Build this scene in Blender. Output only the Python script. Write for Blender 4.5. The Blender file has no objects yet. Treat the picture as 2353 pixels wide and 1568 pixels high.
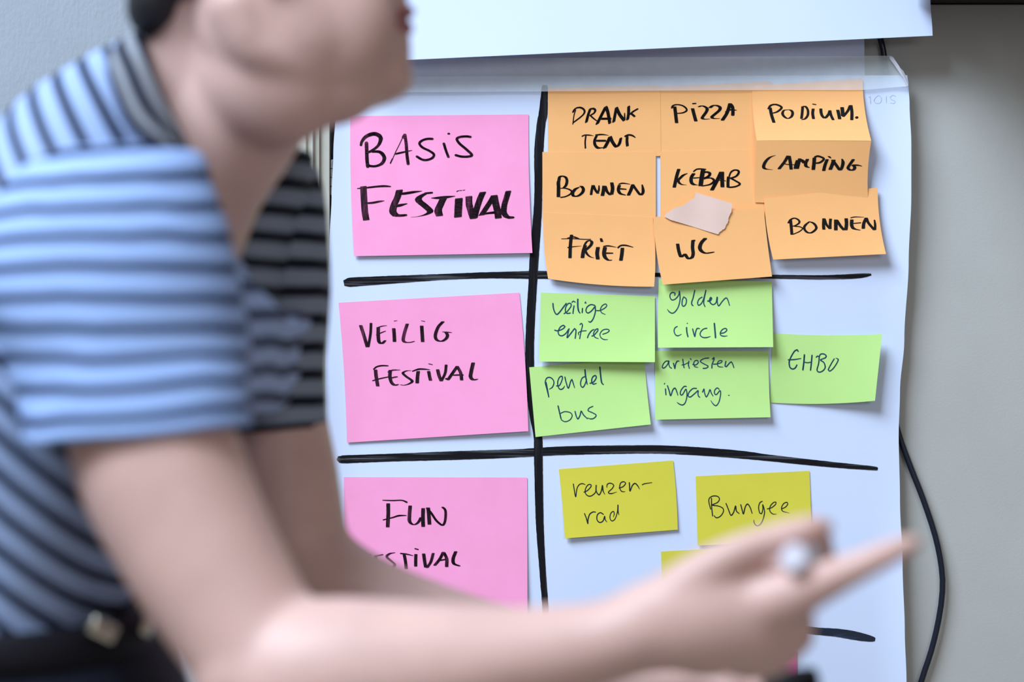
import bpy, bmesh, math, random
from mathutils import Vector, Matrix
from mathutils.noise import noise as pnoise

random.seed(4)
sc = bpy.context.scene
COL = sc.collection

# ------------------------------------------------------------------ camera
D = 2.40                       # lens to paper, metres
CZ = 1.42                      # lens height
FOC = 75.0
W, H = 2353, 1568
PX = D * 36.0 / FOC / W        # metres per photo pixel on the paper plane
cam = bpy.data.cameras.new('camera')
cam.lens = FOC
cam.sensor_width = 36.0
cam.sensor_fit = 'HORIZONTAL'
cam.clip_start = 0.05
cam.dof.use_dof = True
cam.dof.focus_distance = D - 0.002
cam.dof.aperture_fstop = 2.2
cam_o = bpy.data.objects.new('camera', cam)
COL.objects.link(cam_o)
cam_o.location = (0, -D, CZ)
cam_o.rotation_euler = (math.radians(90), 0, 0)
sc.camera = cam_o

# ------------------------------------------------------------------ world, lights, exposure
sc.view_settings.view_transform = 'Standard'
sc.view_settings.look = 'None'
sc.view_settings.exposure = 0.02
sc.view_settings.gamma = 1.0
sc.view_settings.use_curve_mapping = False
wd = bpy.data.worlds.new('world')
sc.world = wd
wd.use_nodes = True
bg = wd.node_tree.nodes['Background']
bg.inputs[0].default_value = (1.0, 0.86, 0.78, 1)
bg.inputs[1].default_value = 0.13


def area(name, loc, target, size, energy, color, size_y=None):
    l = bpy.data.lights.new(name, 'AREA')
    l.energy = energy
    l.color = color
    l.size = size
    if size_y:
        l.shape = 'RECTANGLE'
        l.size_y = size_y
    o = bpy.data.objects.new(name, l)
    COL.objects.link(o)
    o.location = loc
    d = Vector(target) - Vector(loc)
    o.rotation_euler = d.to_track_quat('-Z', 'Y').to_euler()
    return o


area('window_light', (-2.3, -2.5, 5.2), (0.0, -0.3, 1.3), 2.7, 530, (0.68, 0.83, 1.0), 2.2)
area('front_fill_light', (1.3, -4.3, 2.5), (0.1, 0.0, 1.2), 1.8, 34, (0.86, 0.92, 1.0), 1.4)  # added soft fill behind the lens, brightens surfaces facing it

# ------------------------------------------------------------------ helpers


def at(px, py, d=D):
    """Point at distance d in front of the lens seen at photo pixel px, py."""
    s = PX / D * d
    return Vector(((px - W / 2) * s, d - D, CZ - (py - H / 2) * s))


def mat(name, col, rough=0.6, spec=0.3, metal=0.0, var=0.0, vscale=40.0, col2=None,
        bump=0.0, bscale=200.0, stretch=(1, 1, 1), sss=0.0, detail=4.0, coat=0.0):
    m = bpy.data.materials.new(name)
    m.use_nodes = True
    nt = m.node_tree
    b = nt.nodes['Principled BSDF']
    b.inputs['Base Color'].default_value = (*col, 1)
    b.inputs['Roughness'].default_value = rough
    b.inputs['Specular IOR Level'].default_value = spec
    b.inputs['Metallic'].default_value = metal
    if coat:
        b.inputs['Coat Weight'].default_value = coat
        b.inputs['Coat Roughness'].default_value = 0.2
    if sss:
        b.inputs['Subsurface Weight'].default_value = sss
        b.inputs['Subsurface Radius'].default_value = (1.0, 0.4, 0.25)
        b.inputs['Subsurface Scale'].default_value = 0.01
    tc = nt.nodes.new('ShaderNodeTexCoord')
    mp = nt.nodes.new('ShaderNodeMapping')
    mp.inputs['Scale'].default_value = stretch
    nt.links.new(tc.outputs['Object'], mp.inputs['Vector'])
    if var or col2:
        n = nt.nodes.new('ShaderNodeTexNoise')
        n.inputs['Scale'].default_value = vscale
        n.inputs['Detail'].default_value = detail
        n.inputs['Roughness'].default_value = 0.6
        nt.links.new(mp.outputs[0], n.inputs['Vector'])
        r = nt.nodes.new('ShaderNodeValToRGB')
        if col2:
            r.color_ramp.elements[0].position = 0.52
            r.color_ramp.elements[1].position = 0.78
            r.color_ramp.elements[0].color = (*col, 1)
            r.color_ramp.elements[1].color = (*col2, 1)
        else:
            r.color_ramp.elements[0].position = 0.3
            r.color_ramp.elements[1].position = 0.7
            r.color_ramp.elements[0].color = (*[c * (1 - var) for c in col], 1)
            r.color_ramp.elements[1].color = (*[min(1, c * (1 + var)) for c in col], 1)
        nt.links.new(n.outputs['Fac'], r.inputs['Fac'])
        nt.links.new(r.outputs['Color'], b.inputs['Base Color'])
    if bump:
        n2 = nt.nodes.new('ShaderNodeTexNoise')
        n2.inputs['Scale'].default_value = bscale
        n2.inputs['Detail'].default_value = 3
        nt.links.new(mp.outputs[0], n2.inputs['Vector'])
        bp = nt.nodes.new('ShaderNodeBump')
        bp.inputs['Strength'].default_value = bump
        bp.inputs['Distance'].default_value = 0.001
        nt.links.new(n2.outputs['Fac'], bp.inputs['Height'])
        nt.links.new(bp.outputs['Normal'], b.inputs['Normal'])
    return m


def obj(name, verts, faces, m, parent=None, smooth=False):
    me = bpy.data.meshes.new(name)
    me.from_pydata([tuple(v) for v in verts], [], faces)
    me.validate()
    me.update()
    if smooth:
        for p in me.polygons:
            p.use_smooth = True
    o = bpy.data.objects.new(name, me)
    COL.objects.link(o)
    if m:
        me.materials.append(m)
    if parent:
        o.parent = parent
    return o


def bobj(name, bm, m, parent=None, smooth=False):
    me = bpy.data.meshes.new(name)
    bm.to_mesh(me)
    bm.free()
    if smooth:
        for p in me.polygons:
            p.use_smooth = True
    o = bpy.data.objects.new(name, me)
    COL.objects.link(o)
    if m:
        me.materials.append(m)
    if parent:
        o.parent = parent
    return o


def tag(o, label, cat, group=None, kind=None):
    if label:
        o['label'] = label
    if cat:
        o['category'] = cat
    if group:
        o['group'] = group
    if kind:
        o['kind'] = kind
    return o


def box(bm, lo, hi, bev=0.0):
    r = bmesh.ops.create_cube(bm, size=1.0)
    vs = r['verts']
    for v in vs:
        v.co = Vector([(lo[i] + hi[i]) / 2 + v.co[i] * (hi[i] - lo[i]) for i in range(3)])
    if bev:
        es = list({e for v in vs for e in v.link_edges})
        bmesh.ops.bevel(bm, geom=es, offset=bev, segments=2, affect='EDGES', profile=0.7)


def sheet_mesh(name, vs, fs, m, parent, th, smooth=True):
    """a thin sheet with a front, a back and crisp cut edges"""
    n = len(vs)
    cnt = {}
    for f in fs:
        for i in range(len(f)):
            e = (f[i], f[(i + 1) % len(f)])
            k = (min(e), max(e))
            if k in cnt:
                cnt[k] = None
            else:
                cnt[k] = e
    V = [Vector(v) for v in vs]
    V += [v + Vector((0, th, 0)) for v in V]
    F = [tuple(f) for f in fs] + [tuple(n + i for i in reversed(f)) for f in fs]
    nf = len(F)
    for e in cnt.values():
        if e:
            k = len(V)
            V += [V[e[0]], V[e[1]], V[n + e[1]], V[n + e[0]]]
            F.append((k + 3, k + 2, k + 1, k))
    o = obj(name, V, F, m, parent)
    if smooth and len(o.data.polygons) == len(F):
        for i, p in enumerate(o.data.polygons):
            p.use_smooth = i < nf
    return o


def catmull(pts, step):
    """pts: tuples of any length; resampled smooth list through them."""
    if len(pts) < 3:
        a, b = pts[0], pts[-1]
        n = max(1, int(math.dist(a[:2], b[:2]) / step))
        return [tuple(a[k] + (b[k] - a[k]) * i / n for k in range(len(a))) for i in range(n + 1)]
    out = []
    P = [tuple(2 * pts[0][k] - pts[1][k] for k in range(len(pts[0])))] + list(pts) + \
        [tuple(2 * pts[-1][k] - pts[-2][k] for k in range(len(pts[0])))]
    for i in range(1, len(P) - 2):
        p0, p1, p2, p3 = P[i - 1:i + 3]
        n = max(1, int(math.dist(p1[:3], p2[:3]) / step))
        for j in range(n):
            t = j / n
            out.append(tuple(0.5 * (2 * b + (c - a) * t + (2 * a - 5 * b + 4 * c - d) * t * t +
                                    (-a + 3 * b - 3 * c + d) * t ** 3)
                             for a, b, c, d in zip(p0, p1, p2, p3)))
    out.append(tuple(pts[-1]))
    return out


def hull(pts):
    pts = sorted(set(pts))
    if len(pts) < 3:
        return pts

    def half(ps):
        h = []
        for p in ps:
            while len(h) > 1 and (h[-1][0] - h[-2][0]) * (p[1] - h[-2][1]) - \
                    (h[-1][1] - h[-2][1]) * (p[0] - h[-2][0]) <= 1e-9:
                h.pop()
            h.append(p)
        return h
    a = half(pts)
    b = half(reversed(pts))
    return a[:-1] + b[:-1]


def nib(cx, cy, L, t, ang):
    """capsule outline of a pen nib"""
    ca, sa = math.cos(ang), math.sin(ang)
    out = []
    for sgn in (1, -1):
        for k in range(5):
            th = -math.pi / 2 + math.pi * k / 4
            x = sgn * (L / 2 + math.cos(th) * t / 2)
            y = sgn * math.sin(th) * t / 2
            out.append((round(cx + x * ca - y * sa, 3), round(cy + x * sa + y * ca, 3)))
    return out


def ink(name, surf, ox, oy, s, text, m, parent, ang=0.0, lift=0.00022):
    """surf(px,py) -> offset (metres) of the paper in front of the board plane.
    text: strokes 'L,t:x,y x,y ...' in local units of a crop at ox,oy with scale s."""
    verts, faces = [], []
    a = math.radians(ang)
    k = 0
    for line in text.strip().replace('\n', ';').split(';'):
        line = line.strip()
        if not line:
            continue
        hd, body = line.split(':')
        L, t = [float(v) * s for v in hd.split(',')]
        pts = []
        for q in body.split():
            c = [float(v) for v in q.split(',')]
            pts.append((ox + c[0] * s, oy + c[1] * s, c[2] if len(c) > 2 else 1.0))
        if len(pts) == 1:
            pts = [pts[0], (pts[0][0] + 0.3, pts[0][1], pts[0][2])]
        sm = catmull(pts, 2.2)
        n = len(sm)
        prev = None
        for i, (x, y, w) in enumerate(sm):
            if L > 0:                       # ragged, slightly unsteady nib
                w = w * (1 + 0.05 * pnoise((x * 0.3, y * 0.3, k)))
            cur = nib(x, y, L * w, t * w, a)
            if prev is not None:
                hp = hull(prev + cur)
                b0 = len(verts)
                for (hx, hy) in hp:
                    verts.append(at(hx, hy, D - surf(hx, hy) - lift - k * 2e-6))
                faces.append(list(range(b0, b0 + len(hp))))
            prev = cur
        k += 1
    return obj(name, verts, faces, m, parent)


def solve_uv(c, x, y):
    (x0, y0), (x1, y1), (x2, y2), (x3, y3) = c      # TL TR BR BL
    u = v = 0.5
    for _ in range(6):
        fx = (x0 * (1 - u) + x1 * u) * (1 - v) + (x3 * (1 - u) + x2 * u) * v - x
        fy = (y0 * (1 - u) + y1 * u) * (1 - v) + (y3 * (1 - u) + y2 * u) * v - y
        au = (x1 - x0) * (1 - v) + (x2 - x3) * v
        bu = (y1 - y0) * (1 - v) + (y2 - y3) * v
        av = (x3 - x0) * (1 - u) + (x2 - x1) * u
        bv = (y3 - y0) * (1 - u) + (y2 - y1) * u
        det = au * bv - av * bu
        u -= (fx * bv - fy * av) / det
        v -= (au * fy - bu * fx) / det
    return u, v


def remeshed(name, bm, m, voxel, smooth=6, parent=None, attr=None, fac=0.5):
    """join everything in bm into one continuous smooth skin"""
    me = bpy.data.meshes.new('tmp')
    bm.to_mesh(me)
    bm.free()
    o = bpy.data.objects.new('tmp', me)
    COL.objects.link(o)
    r = o.modifiers.new('r', 'REMESH')
    r.mode = 'VOXEL'
    r.voxel_size = voxel
    if smooth:
        s = o.modifiers.new('s', 'SMOOTH')
        s.iterations = smooth
        s.factor = fac
    dg = bpy.context.evaluated_depsgraph_get()
    dg.update()
    new = bpy.data.meshes.new_from_object(o.evaluated_get(dg))
    new.name = name
    bpy.data.objects.remove(o)
    bpy.data.meshes.remove(me)
    for p in new.polygons:
        p.use_smooth = True
    new.materials.clear()
    new.materials.append(m)
    if attr:
        a = new.attributes.new('stripe', 'FLOAT', 'POINT')
        a.data.foreach_set('value', [attr(v.co) for v in new.vertices])
    q = bpy.data.objects.new(name, new)
    COL.objects.link(q)
    if parent:
        q.parent = parent
    return q


def loft(bm, rings, cap=True):
    vr = [[bm.verts.new(p) for p in ring] for ring in rings]
    n = len(vr[0])
    for a, b in zip(vr, vr[1:]):
        for i in range(n):
            bm.faces.new((a[i], a[(i + 1) % n], b[(i + 1) % n], b[i]))
    if cap:
        bm.faces.new(list(reversed(vr[0])))
        bm.faces.new(vr[-1])
    return vr


def tube(bm, pts, n=18, step=0.006, sq=None, round_ends=True):
    """pts: (x,y,z,r). One closed tapering limb with rounded ends."""
    sm = catmull([tuple(p) for p in pts], step)
    if round_ends:
        def cap(p, q):
            d = (Vector(p[:3]) - Vector(q[:3])).normalized()
            out = []
            for k in (0.35, 0.7, 0.93):
                out.append((*(Vector(p[:3]) + d * p[3] * k), p[3] * math.sqrt(1 - k * k)))
            return out
        sm = list(reversed(cap(sm[0], sm[1]))) + sm + cap(sm[-1], sm[-2])
    rings = []
    t0 = (Vector(sm[1][:3]) - Vector(sm[0][:3])).normalized()
    up = Vector((0, 1, 0)) if abs(t0.y) < 0.9 else Vector((0, 0, 1))
    for i, p in enumerate(sm):
        a = Vector(sm[max(0, i - 1)][:3])
        b = Vector(sm[min(len(sm) - 1, i + 1)][:3])
        t = (b - a).normalized()
        e1 = (up - t * up.dot(t)).normalized()
        up = e1
        e2 = t.cross(e1)
        k = sq or (1, 1)
        rings.append([Vector(p[:3]) + (e1 * math.cos(2 * math.pi * j / n) * k[0] +
                                       e2 * math.sin(2 * math.pi * j / n) * k[1]) * p[3] for j in range(n)])
    loft(bm, rings)


def ball(bm, c, r, rot=None, seg=24):
    M = Matrix.Translation(Vector(c)) @ (rot or Matrix.Identity(4)) @ Matrix.Diagonal((r[0], r[1], r[2], 1))
    bmesh.ops.create_uvsphere(bm, u_segments=seg, v_segments=seg // 2, radius=1.0, matrix=M)


# ------------------------------------------------------------------ materials
M_wall = mat('wall_paint', (0.34, 0.37, 0.41), 0.85, 0.15, var=0.03, vscale=30, bump=0.5, bscale=260, stretch=(1, 1, 0.45))
M_door = mat('door_paint', (0.46, 0.45, 0.42), 0.5, 0.35, var=0.04, vscale=6, bump=0.12, bscale=420)
M_frame = mat('frame_paint', (0.52, 0.49, 0.42), 0.4, 0.4, var=0.05, vscale=25)
M_fold = mat('masking_tape_fold', (0.62, 0.60, 0.66), 0.7, 0.2)
M_dark = mat('dark_paint', (0.02, 0.017, 0.015), 0.7, 0.2)
M_gap = mat('gap_shadow_paint', (0.20, 0.185, 0.16), 0.8, 0.2, var=0.35, vscale=120)
M_hinge = mat('hinge_steel', (0.42, 0.40, 0.37), 0.4, 0.5, metal=0.7, var=0.3, vscale=160)
M_floor = mat('floor_vinyl', (0.32, 0.28, 0.24), 0.5, 0.3, var=0.1, vscale=4)
M_paper = mat('white_paper', (0.66, 0.725, 0.91), 0.82, 0.12, var=0.012, vscale=9, bump=0.06, bscale=500)
M_paper_b = mat('white_paper_flap', (0.63, 0.69, 0.88), 0.82, 0.12, var=0.012, vscale=9)
M_pink = mat('pink_paper', (1.0, 0.355, 0.60), 0.85, 0.1, var=0.035, vscale=26, bump=0.05, bscale=700)
M_hot = mat('magenta_paper', (0.80, 0.09, 0.36), 0.85, 0.1, var=0.05, vscale=26)
M_orange = mat('orange_paper', (0.95, 0.475, 0.185), 0.85, 0.1, var=0.02, vscale=18, bump=0.05, bscale=700)
M_green = mat('green_paper', (0.51, 0.76, 0.25), 0.85, 0.1, var=0.02, vscale=18, bump=0.05, bscale=700)
M_yellow = mat('yellow_paper', (0.70, 0.62, 0.065), 0.85, 0.1, var=0.02, vscale=18, bump=0.05, bscale=700)
M_ink = mat('black_marker_ink', (0.012, 0.010, 0.010), 0.8, 0.08)
M_inkp = mat('black_ink_on_pink', (0.018, 0.005, 0.010), 0.6, 0.2, var=0.0, col2=(0.20, 0.03, 0.10), vscale=170, stretch=(1, 1, 0.2))
M_inkl = mat('black_marker_line_ink', (0.010, 0.009, 0.011), 0.8, 0.08, col2=(0.15, 0.15, 0.17), vscale=160, stretch=(0.05, 1, 2.2))
M_inkv = mat('black_marker_line_ink_upright', (0.010, 0.009, 0.011), 0.8, 0.08, col2=(0.05, 0.05, 0.06), vscale=120, stretch=(1.6, 1, 0.05))
M_blue = mat('dark_teal_pen_ink', (0.001, 0.055, 0.105), 0.6, 0.25)
M_pen = mat('dark_pen_ink', (0.004, 0.018, 0.022), 0.6, 0.25)
M_ghost = mat('faint_show_through_ink', (0.56, 0.62, 0.80), 0.9, 0.1)
M_cable = mat('black_cable_rubber', (0.008, 0.011, 0.022), 0.32, 0.5)


def translucent(name, col, alpha, rough=0.7):
    m = mat(name, col, rough, 0.25, var=0.05, vscale=60)
    nt = m.node_tree
    b = nt.nodes['Principled BSDF']
    b.inputs['Alpha'].default_value = alpha
    return m


M_tape = translucent('masking_tape_translucent', (0.86, 0.93, 0.95), 0.42)
M_torn = mat('torn_masking_tape', (0.80, 0.56, 0.47), 0.8, 0.15, var=0.03, vscale=30)

# ------------------------------------------------------------------ the setting
YW = 0.016                                    # door face behind the paper plane


def slab(name, x0, x1, y0, y1, ya, yb, m, parent=None, bev=0.0):
    """box whose face spans photo pixels x0..x1, y0..y1 at the paper scale, from depth ya (front) to yb"""
    bm = bmesh.new()
    box(bm, ((x0 - W / 2) * PX, ya, CZ - (y1 - H / 2) * PX), ((x1 - W / 2) * PX, yb, CZ - (y0 - H / 2) * PX), bev)
    return bobj(name, bm, m, parent)


YFL = H / 2 + CZ / PX                         # pixel row of the floor at the paper plane
bm = bmesh.new()
box(bm, (-2.6, -3.0, -0.05), (2.6, 0.30, 0.0))
fl = bobj('floor', bm, M_floor)
fl['kind'] = 'structure'
# wall with its door opening
xl = (700 - W / 2) * PX
xr = (2640 - W / 2) * PX
zt = CZ + (H / 2 + 60) * PX
bm = bmesh.new()
box(bm, (-2.6, 0.004, 0.0), (xl, 0.16, 2.75))
box(bm, (xr, 0.004, 0.0), (2.6, 0.16, 2.75))
box(bm, (xl, 0.004, zt), (xr, 0.16, 2.75))
wb = bobj('wall_back', bm, M_wall)
wb['kind'] = 'structure'

# door leaf, casing, hinge
door = slab('door_1', 768, 2606, 5, YFL - 8, YW, YW + 0.04, M_door, bev=0.0015)
door['kind'] = 'structure'
hinges = []
for (ya_, yb_) in ((366, 452), (1960, 2046)):
    hg = slab('hinge_leaf', 759.5, 766.5, ya_, yb_, 0.004, 0.03, M_hinge, door, 0.0008)
    for q in range(4):
        y0 = ya_ + 2 + q * (yb_ - ya_ - 4) / 4
        bm = bmesh.new()
        bmesh.ops.create_cone(bm, cap_ends=True, segments=14, radius1=0.0024, radius2=0.0024,
                              depth=(yb_ - ya_ - 12) / 4 * PX,
                              matrix=Matrix.Translation(((762.5 - W / 2) * PX, 0.004,
                                                         CZ - (y0 + 9 - H / 2) * PX)))
        k_ = bobj('hinge_knuckle', bm, M_hinge, hg)
bm = bmesh.new()
bmesh.ops.create_uvsphere(bm, u_segments=16, v_segments=10, radius=0.011,
                          matrix=Matrix.Translation(((2540 - W / 2) * PX, -0.036, 1.02)))
bmesh.ops.create_cone(bm, cap_ends=True, segments=16, radius1=0.010, radius2=0.010, depth=0.05,
                      matrix=Matrix.Translation(((2540 - W / 2) * PX, -0.010, 1.02)) @ Matrix.Rotation(math.pi / 2, 4, 'X'))
bobj('door_handle', bm, M_hinge, door, True)

tr = bpy.data.objects.new('trim_1', None)
COL.objects.link(tr)
tr.location = ((730 - W / 2) * PX, 0, 0)
tr['kind'] = 'structure'


def tpart(name, x0, x1, ya, m, bev=0.001, y0=-44):
    o = slab(name, x0, x1, y0, YFL - 1, ya, 0.05, m, None, bev)
    o.parent = tr
    o.matrix_parent_inverse = Matrix.Translation(-tr.location)
    return o


tpart('casing_board', 640, 735, -0.006, M_frame, 0.002)
tpart('casing_bead', 716, 722, -0.011, M_frame, 0.002)
tpart('casing_bead', 700, 706, -0.010, M_frame, 0.002)
tpart('door_jamb', 735, 757.5, -0.001, M_frame, 0.0012)
tpart('jamb_rebate', 757.5, 768, 0.022, M_gap, 0)
hd = slab('trim_2', 700, 2700, -60, 2.5, -0.008, 0.06, M_dark, bev=0.001)
ob = slab('added_shade_box', 2085, 3000, -420, 2.0, -0.33, -0.035, M_dark, bev=0.002)  # unseen box added above the door, darkens its top right corner
ob['kind'] = 'structure'
hd['kind'] = 'structure'
rj = slab('trim_3', 2609, 2700, 3, YFL - 1, -0.006, 0.05, M_frame, bev=0.002)
rj['kind'] = 'structure'

# ------------------------------------------------------------------ paper
def sheet_off(x, y):
    o = 0.0
    o += 0.0012 * math.sin(x * 0.006 + y * 0.0021) * math.sin(y * 0.0046 + 0.7)
    e = max(0.0, (x - 2010) / 80.0)
    o += e * e * 0.0035 * (0.8 + 0.6 * math.sin(y * 0.0062 - 1.2))
    e = max(0.0, (835 - x) / 85.0)
    o += e * e * 0.0035 * (0.8 + 0.5 * math.sin(y * 0.008))
    return o + 0.0012


def interp(tab, y):
    if y <= tab[0][0]:
        return tab[0][1]
    for (a, b), (c, d) in zip(tab, tab[1:]):
        if y <= c:
            t = (y - a) / (c - a)
            t = t * t * (3 - 2 * t)
            return b + (d - b) * t
    return tab[-1][1]


def panel(name, left, right, y0f, y1f, off, m, nx=50, ny=60, parent=None, thick=0.00018):
    """sheet with wavy side edges. left/right: tables y->x ; y0f/y1f: functions of u"""
    vs, fs = [], []
    for j in range(ny + 1):
        for i in range(nx + 1):
            u, v = i / nx, j / ny
            yt, yb = y0f(u), y1f(u)
            y = yt + (yb - yt) * v
            a, b = interp(left, y), interp(right, y)
            x = a + (b - a) * u
            vs.append(at(x, y, D - off(x, y, u, v)))
    for j in range(ny):
        for i in range(nx):
            p = j * (nx + 1) + i
            fs.append((p, p + nx + 1, p + nx + 2, p + 1))
    if not thick:
        return obj(name, vs, fs, m, parent, True)
    return sheet_mesh(name, vs, fs, m, parent, thick)


L_ED = [(170, 772), (258, 771), (350, 766), (450, 762), (560, 757), (700, 750), (850, 747), (1000, 747), (1200, 752), (1600, 757), (1900, 760)]
R_ED = [(170, 2084), (185, 2087), (240, 2090), (330, 2094), (450, 2094), (600, 2088), (780, 2078), (900, 2068), (1000, 2065), (1150, 2068), (1300, 2074), (1450, 2079), (1568, 2083), (1900, 2090)]
sheet = panel('flip_chart_sheet', L_ED, R_ED, lambda u: 176 - 3 * u, lambda u: 1890.0,
              lambda x, y, u, v: sheet_off(x, y), M_paper, 90, 110)
tag(sheet, 'large white flip chart sheet taped to the door, divided by thick black marker lines', 'flip chart')

back = panel('backing_sheet', [(0, 775), (300, 775)], [(-300, 1980), (90, 1986), (300, 1990)],
             lambda u: -200.0, lambda u: 330.0, lambda x, y, u, v: -0.0035, M_paper_b, 10, 10)
tag(back, 'older white sheet behind, narrow strip showing between the hanging flap and the tape', 'paper')

flap = panel('hanging_paper_flap', [(-700, 800), (137, 792)], [(-700, 2100), (0, 2138), (84, 2143)],
             lambda u: -700.0, lambda u: 144 - 62 * u ** 1.02,
             lambda x, y, u, v: 0.004 + 0.028 * v * v + 0.003 * math.sin(u * 5) * v, M_paper_b, 40, 40)
tag(flap, 'white paper sheet hanging down at the top with a slanting bottom edge', 'paper')

# drawn grid, ghost print
surf_s = lambda x, y: sheet_off(x, y)


def line(name, pts, m, lift=0.0003, horiz=True):
    vs, fs = [], []
    sm = catmull(pts, 6)
    n = len(sm)
    for i, (x, y, w) in enumerate(sm):
        rx = pnoise((x * 0.11, y * 0.11, 3.1)) * 0.9
        ry = pnoise((x * 0.13, y * 0.13, 9.7)) * 0.9
        e = min(i, n - 1 - i)
        w2 = w * (0.72 if e == 0 else 0.93 if e == 1 else 1)
        t = (sm[min(i + 1, n - 1)][0] - sm[max(i - 1, 0)][0], sm[min(i + 1, n - 1)][1] - sm[max(i - 1, 0)][1])
        l = math.hypot(*t) or 1
        nx_, ny_ = -t[1] / l, t[0] / l
        for k, r in ((-0.5, rx), (0.5, ry)):
            X, Y = x + nx_ * (w2 * k + r * 0.6), y + ny_ * (w2 * k + r * 0.6)
            vs.append(at(X, Y, D - sheet_off(X, Y) - lift))
    for i in range(n - 1):
        fs.append((2 * i, 2 * i + 1, 2 * i + 3, 2 * i + 2))
    return obj(name, vs, fs, m, sheet)


line('marker_line', [(1252, 196, 15), (1251, 213, 15), (1248, 260, 20), (1243, 288, 20), (1238, 349, 21), (1237, 423, 18), (1235, 492, 19),
                     (1228, 584, 21), (1224, 655, 20), (1219, 740, 20), (1217, 820, 20), (1221, 912, 19), (1228, 960, 20), (1236, 1003, 20),
                     (1237, 1050, 20), (1240, 1195, 18), (1246, 1300, 15), (1254, 1415, 14), (1258, 1540, 14), (1262, 1700, 15)], M_inkv, 0.0004)
line('marker_line', [(790, 651, 17), (800, 649, 21), (900, 643, 18), (1010, 637, 14), (1110, 633, 14), (1200, 632, 17), (1256, 632, 18),
                     (1504, 632, 10), (1775, 636, 9), (1893, 637.5, 10), (1970, 634.5, 11), (2002, 631, 6)], M_inkl)
line('marker_line', [(775, 1053, 12), (782, 1056, 18), (900, 1052, 18), (1080, 1046, 20), (1190, 1042, 19), (1300, 1036, 20), (1480, 1033, 19),
                     (1580, 1036, 19), (1700, 1045, 18), (1770, 1053, 15), (1900, 1067, 13), (2000, 1076, 10), (2017, 1078, 8)], M_inkl)
line('marker_line', [(775, 1455, 18), (1000, 1452, 18), (1240, 1448, 18), (1600, 1440, 18), (1800, 1444, 18), (1877, 1451, 17), (1925, 1455, 19),
                     (1962, 1461, 20), (1998, 1468, 15), (2011, 1470, 11)],
     mat('worn_marker_line_ink', (0.012, 0.018, 0.035), 0.5, 0.3, col2=(0.04, 0.075, 0.14), vscale=90, stretch=(0.3, 1, 1)))
g_ = ink('show_through_print', surf_s, 1850, 0, 0.2168, '''
0,7:690,1020 694,1100; 0,7:675,1030 690,1020; 0,7:750,1030 730,1070 760,1095 800,1085 808,1040 780,1012 750,1030
0,7:860,1020 862,1090; 0,7:960,1020 925,1010 900,1035 925,1060 955,1070 940,1095 905,1090''', M_ghost, sheet)

# ------------------------------------------------------------------ sticky notes
def note(name, c, m, base, lifts=(0, 0, 3, 3), label='', group=None, curl=0.0, bow=(0, 0, 0, 0), nx=18, ny=14, words=(), wm=None, pw=2.0):
    """c: TL TR BR BL pixel corners. lifts mm TL TR BR BL. bow px: top, right, bottom, left bulge."""
    def off_uv(u, v):
        u = min(1, max(0, u))
        v = min(1, max(0, v))
        o = base
        o += ((lifts[0] * (1 - u) + lifts[1] * u) * (1 - v) ** pw)
        o += ((lifts[3] * (1 - u) + lifts[2] * u) * v ** pw)
        o += curl * u ** 2.2
        return o * 0.001

    def off(x, y):
        u, v = solve_uv(c, x, y)
        return sheet_off(x, y) + off_uv(u, v)
    vs, fs = [], []
    for j in range(ny + 1):
        for i in range(nx + 1):
            u, v = i / nx, j / ny
            x = (c[0][0] * (1 - u) + c[1][0] * u) * (1 - v) + (c[3][0] * (1 - u) + c[2][0] * u) * v
            y = (c[0][1] * (1 - u) + c[1][1] * u) * (1 - v) + (c[3][1] * (1 - u) + c[2][1] * u) * v
            bu, bv = 4 * u * (1 - u), 4 * v * (1 - v)
            y += bow[0] * bu * (1 - v) + bow[2] * bu * v
            x += bow[3] * bv * (1 - u) + bow[1] * bv * u
            vs.append(at(x, y, D - sheet_off(x, y) - off_uv(u, v)))
    for j in range(ny):
        for i in range(nx):
            p = j * (nx + 1) + i
            fs.append((p, p + nx + 1, p + nx + 2, p + 1))
    o = sheet_mesh(name, vs, fs, m, None, 0.00024)
    tag(o, label, 'sticky note', group)
    for wd_ in words:
        (ox, oy, sc_, ang, txt) = wd_
        ink('lettering', off, ox, oy, sc_, txt, wm, o, ang)
    return o


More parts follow.
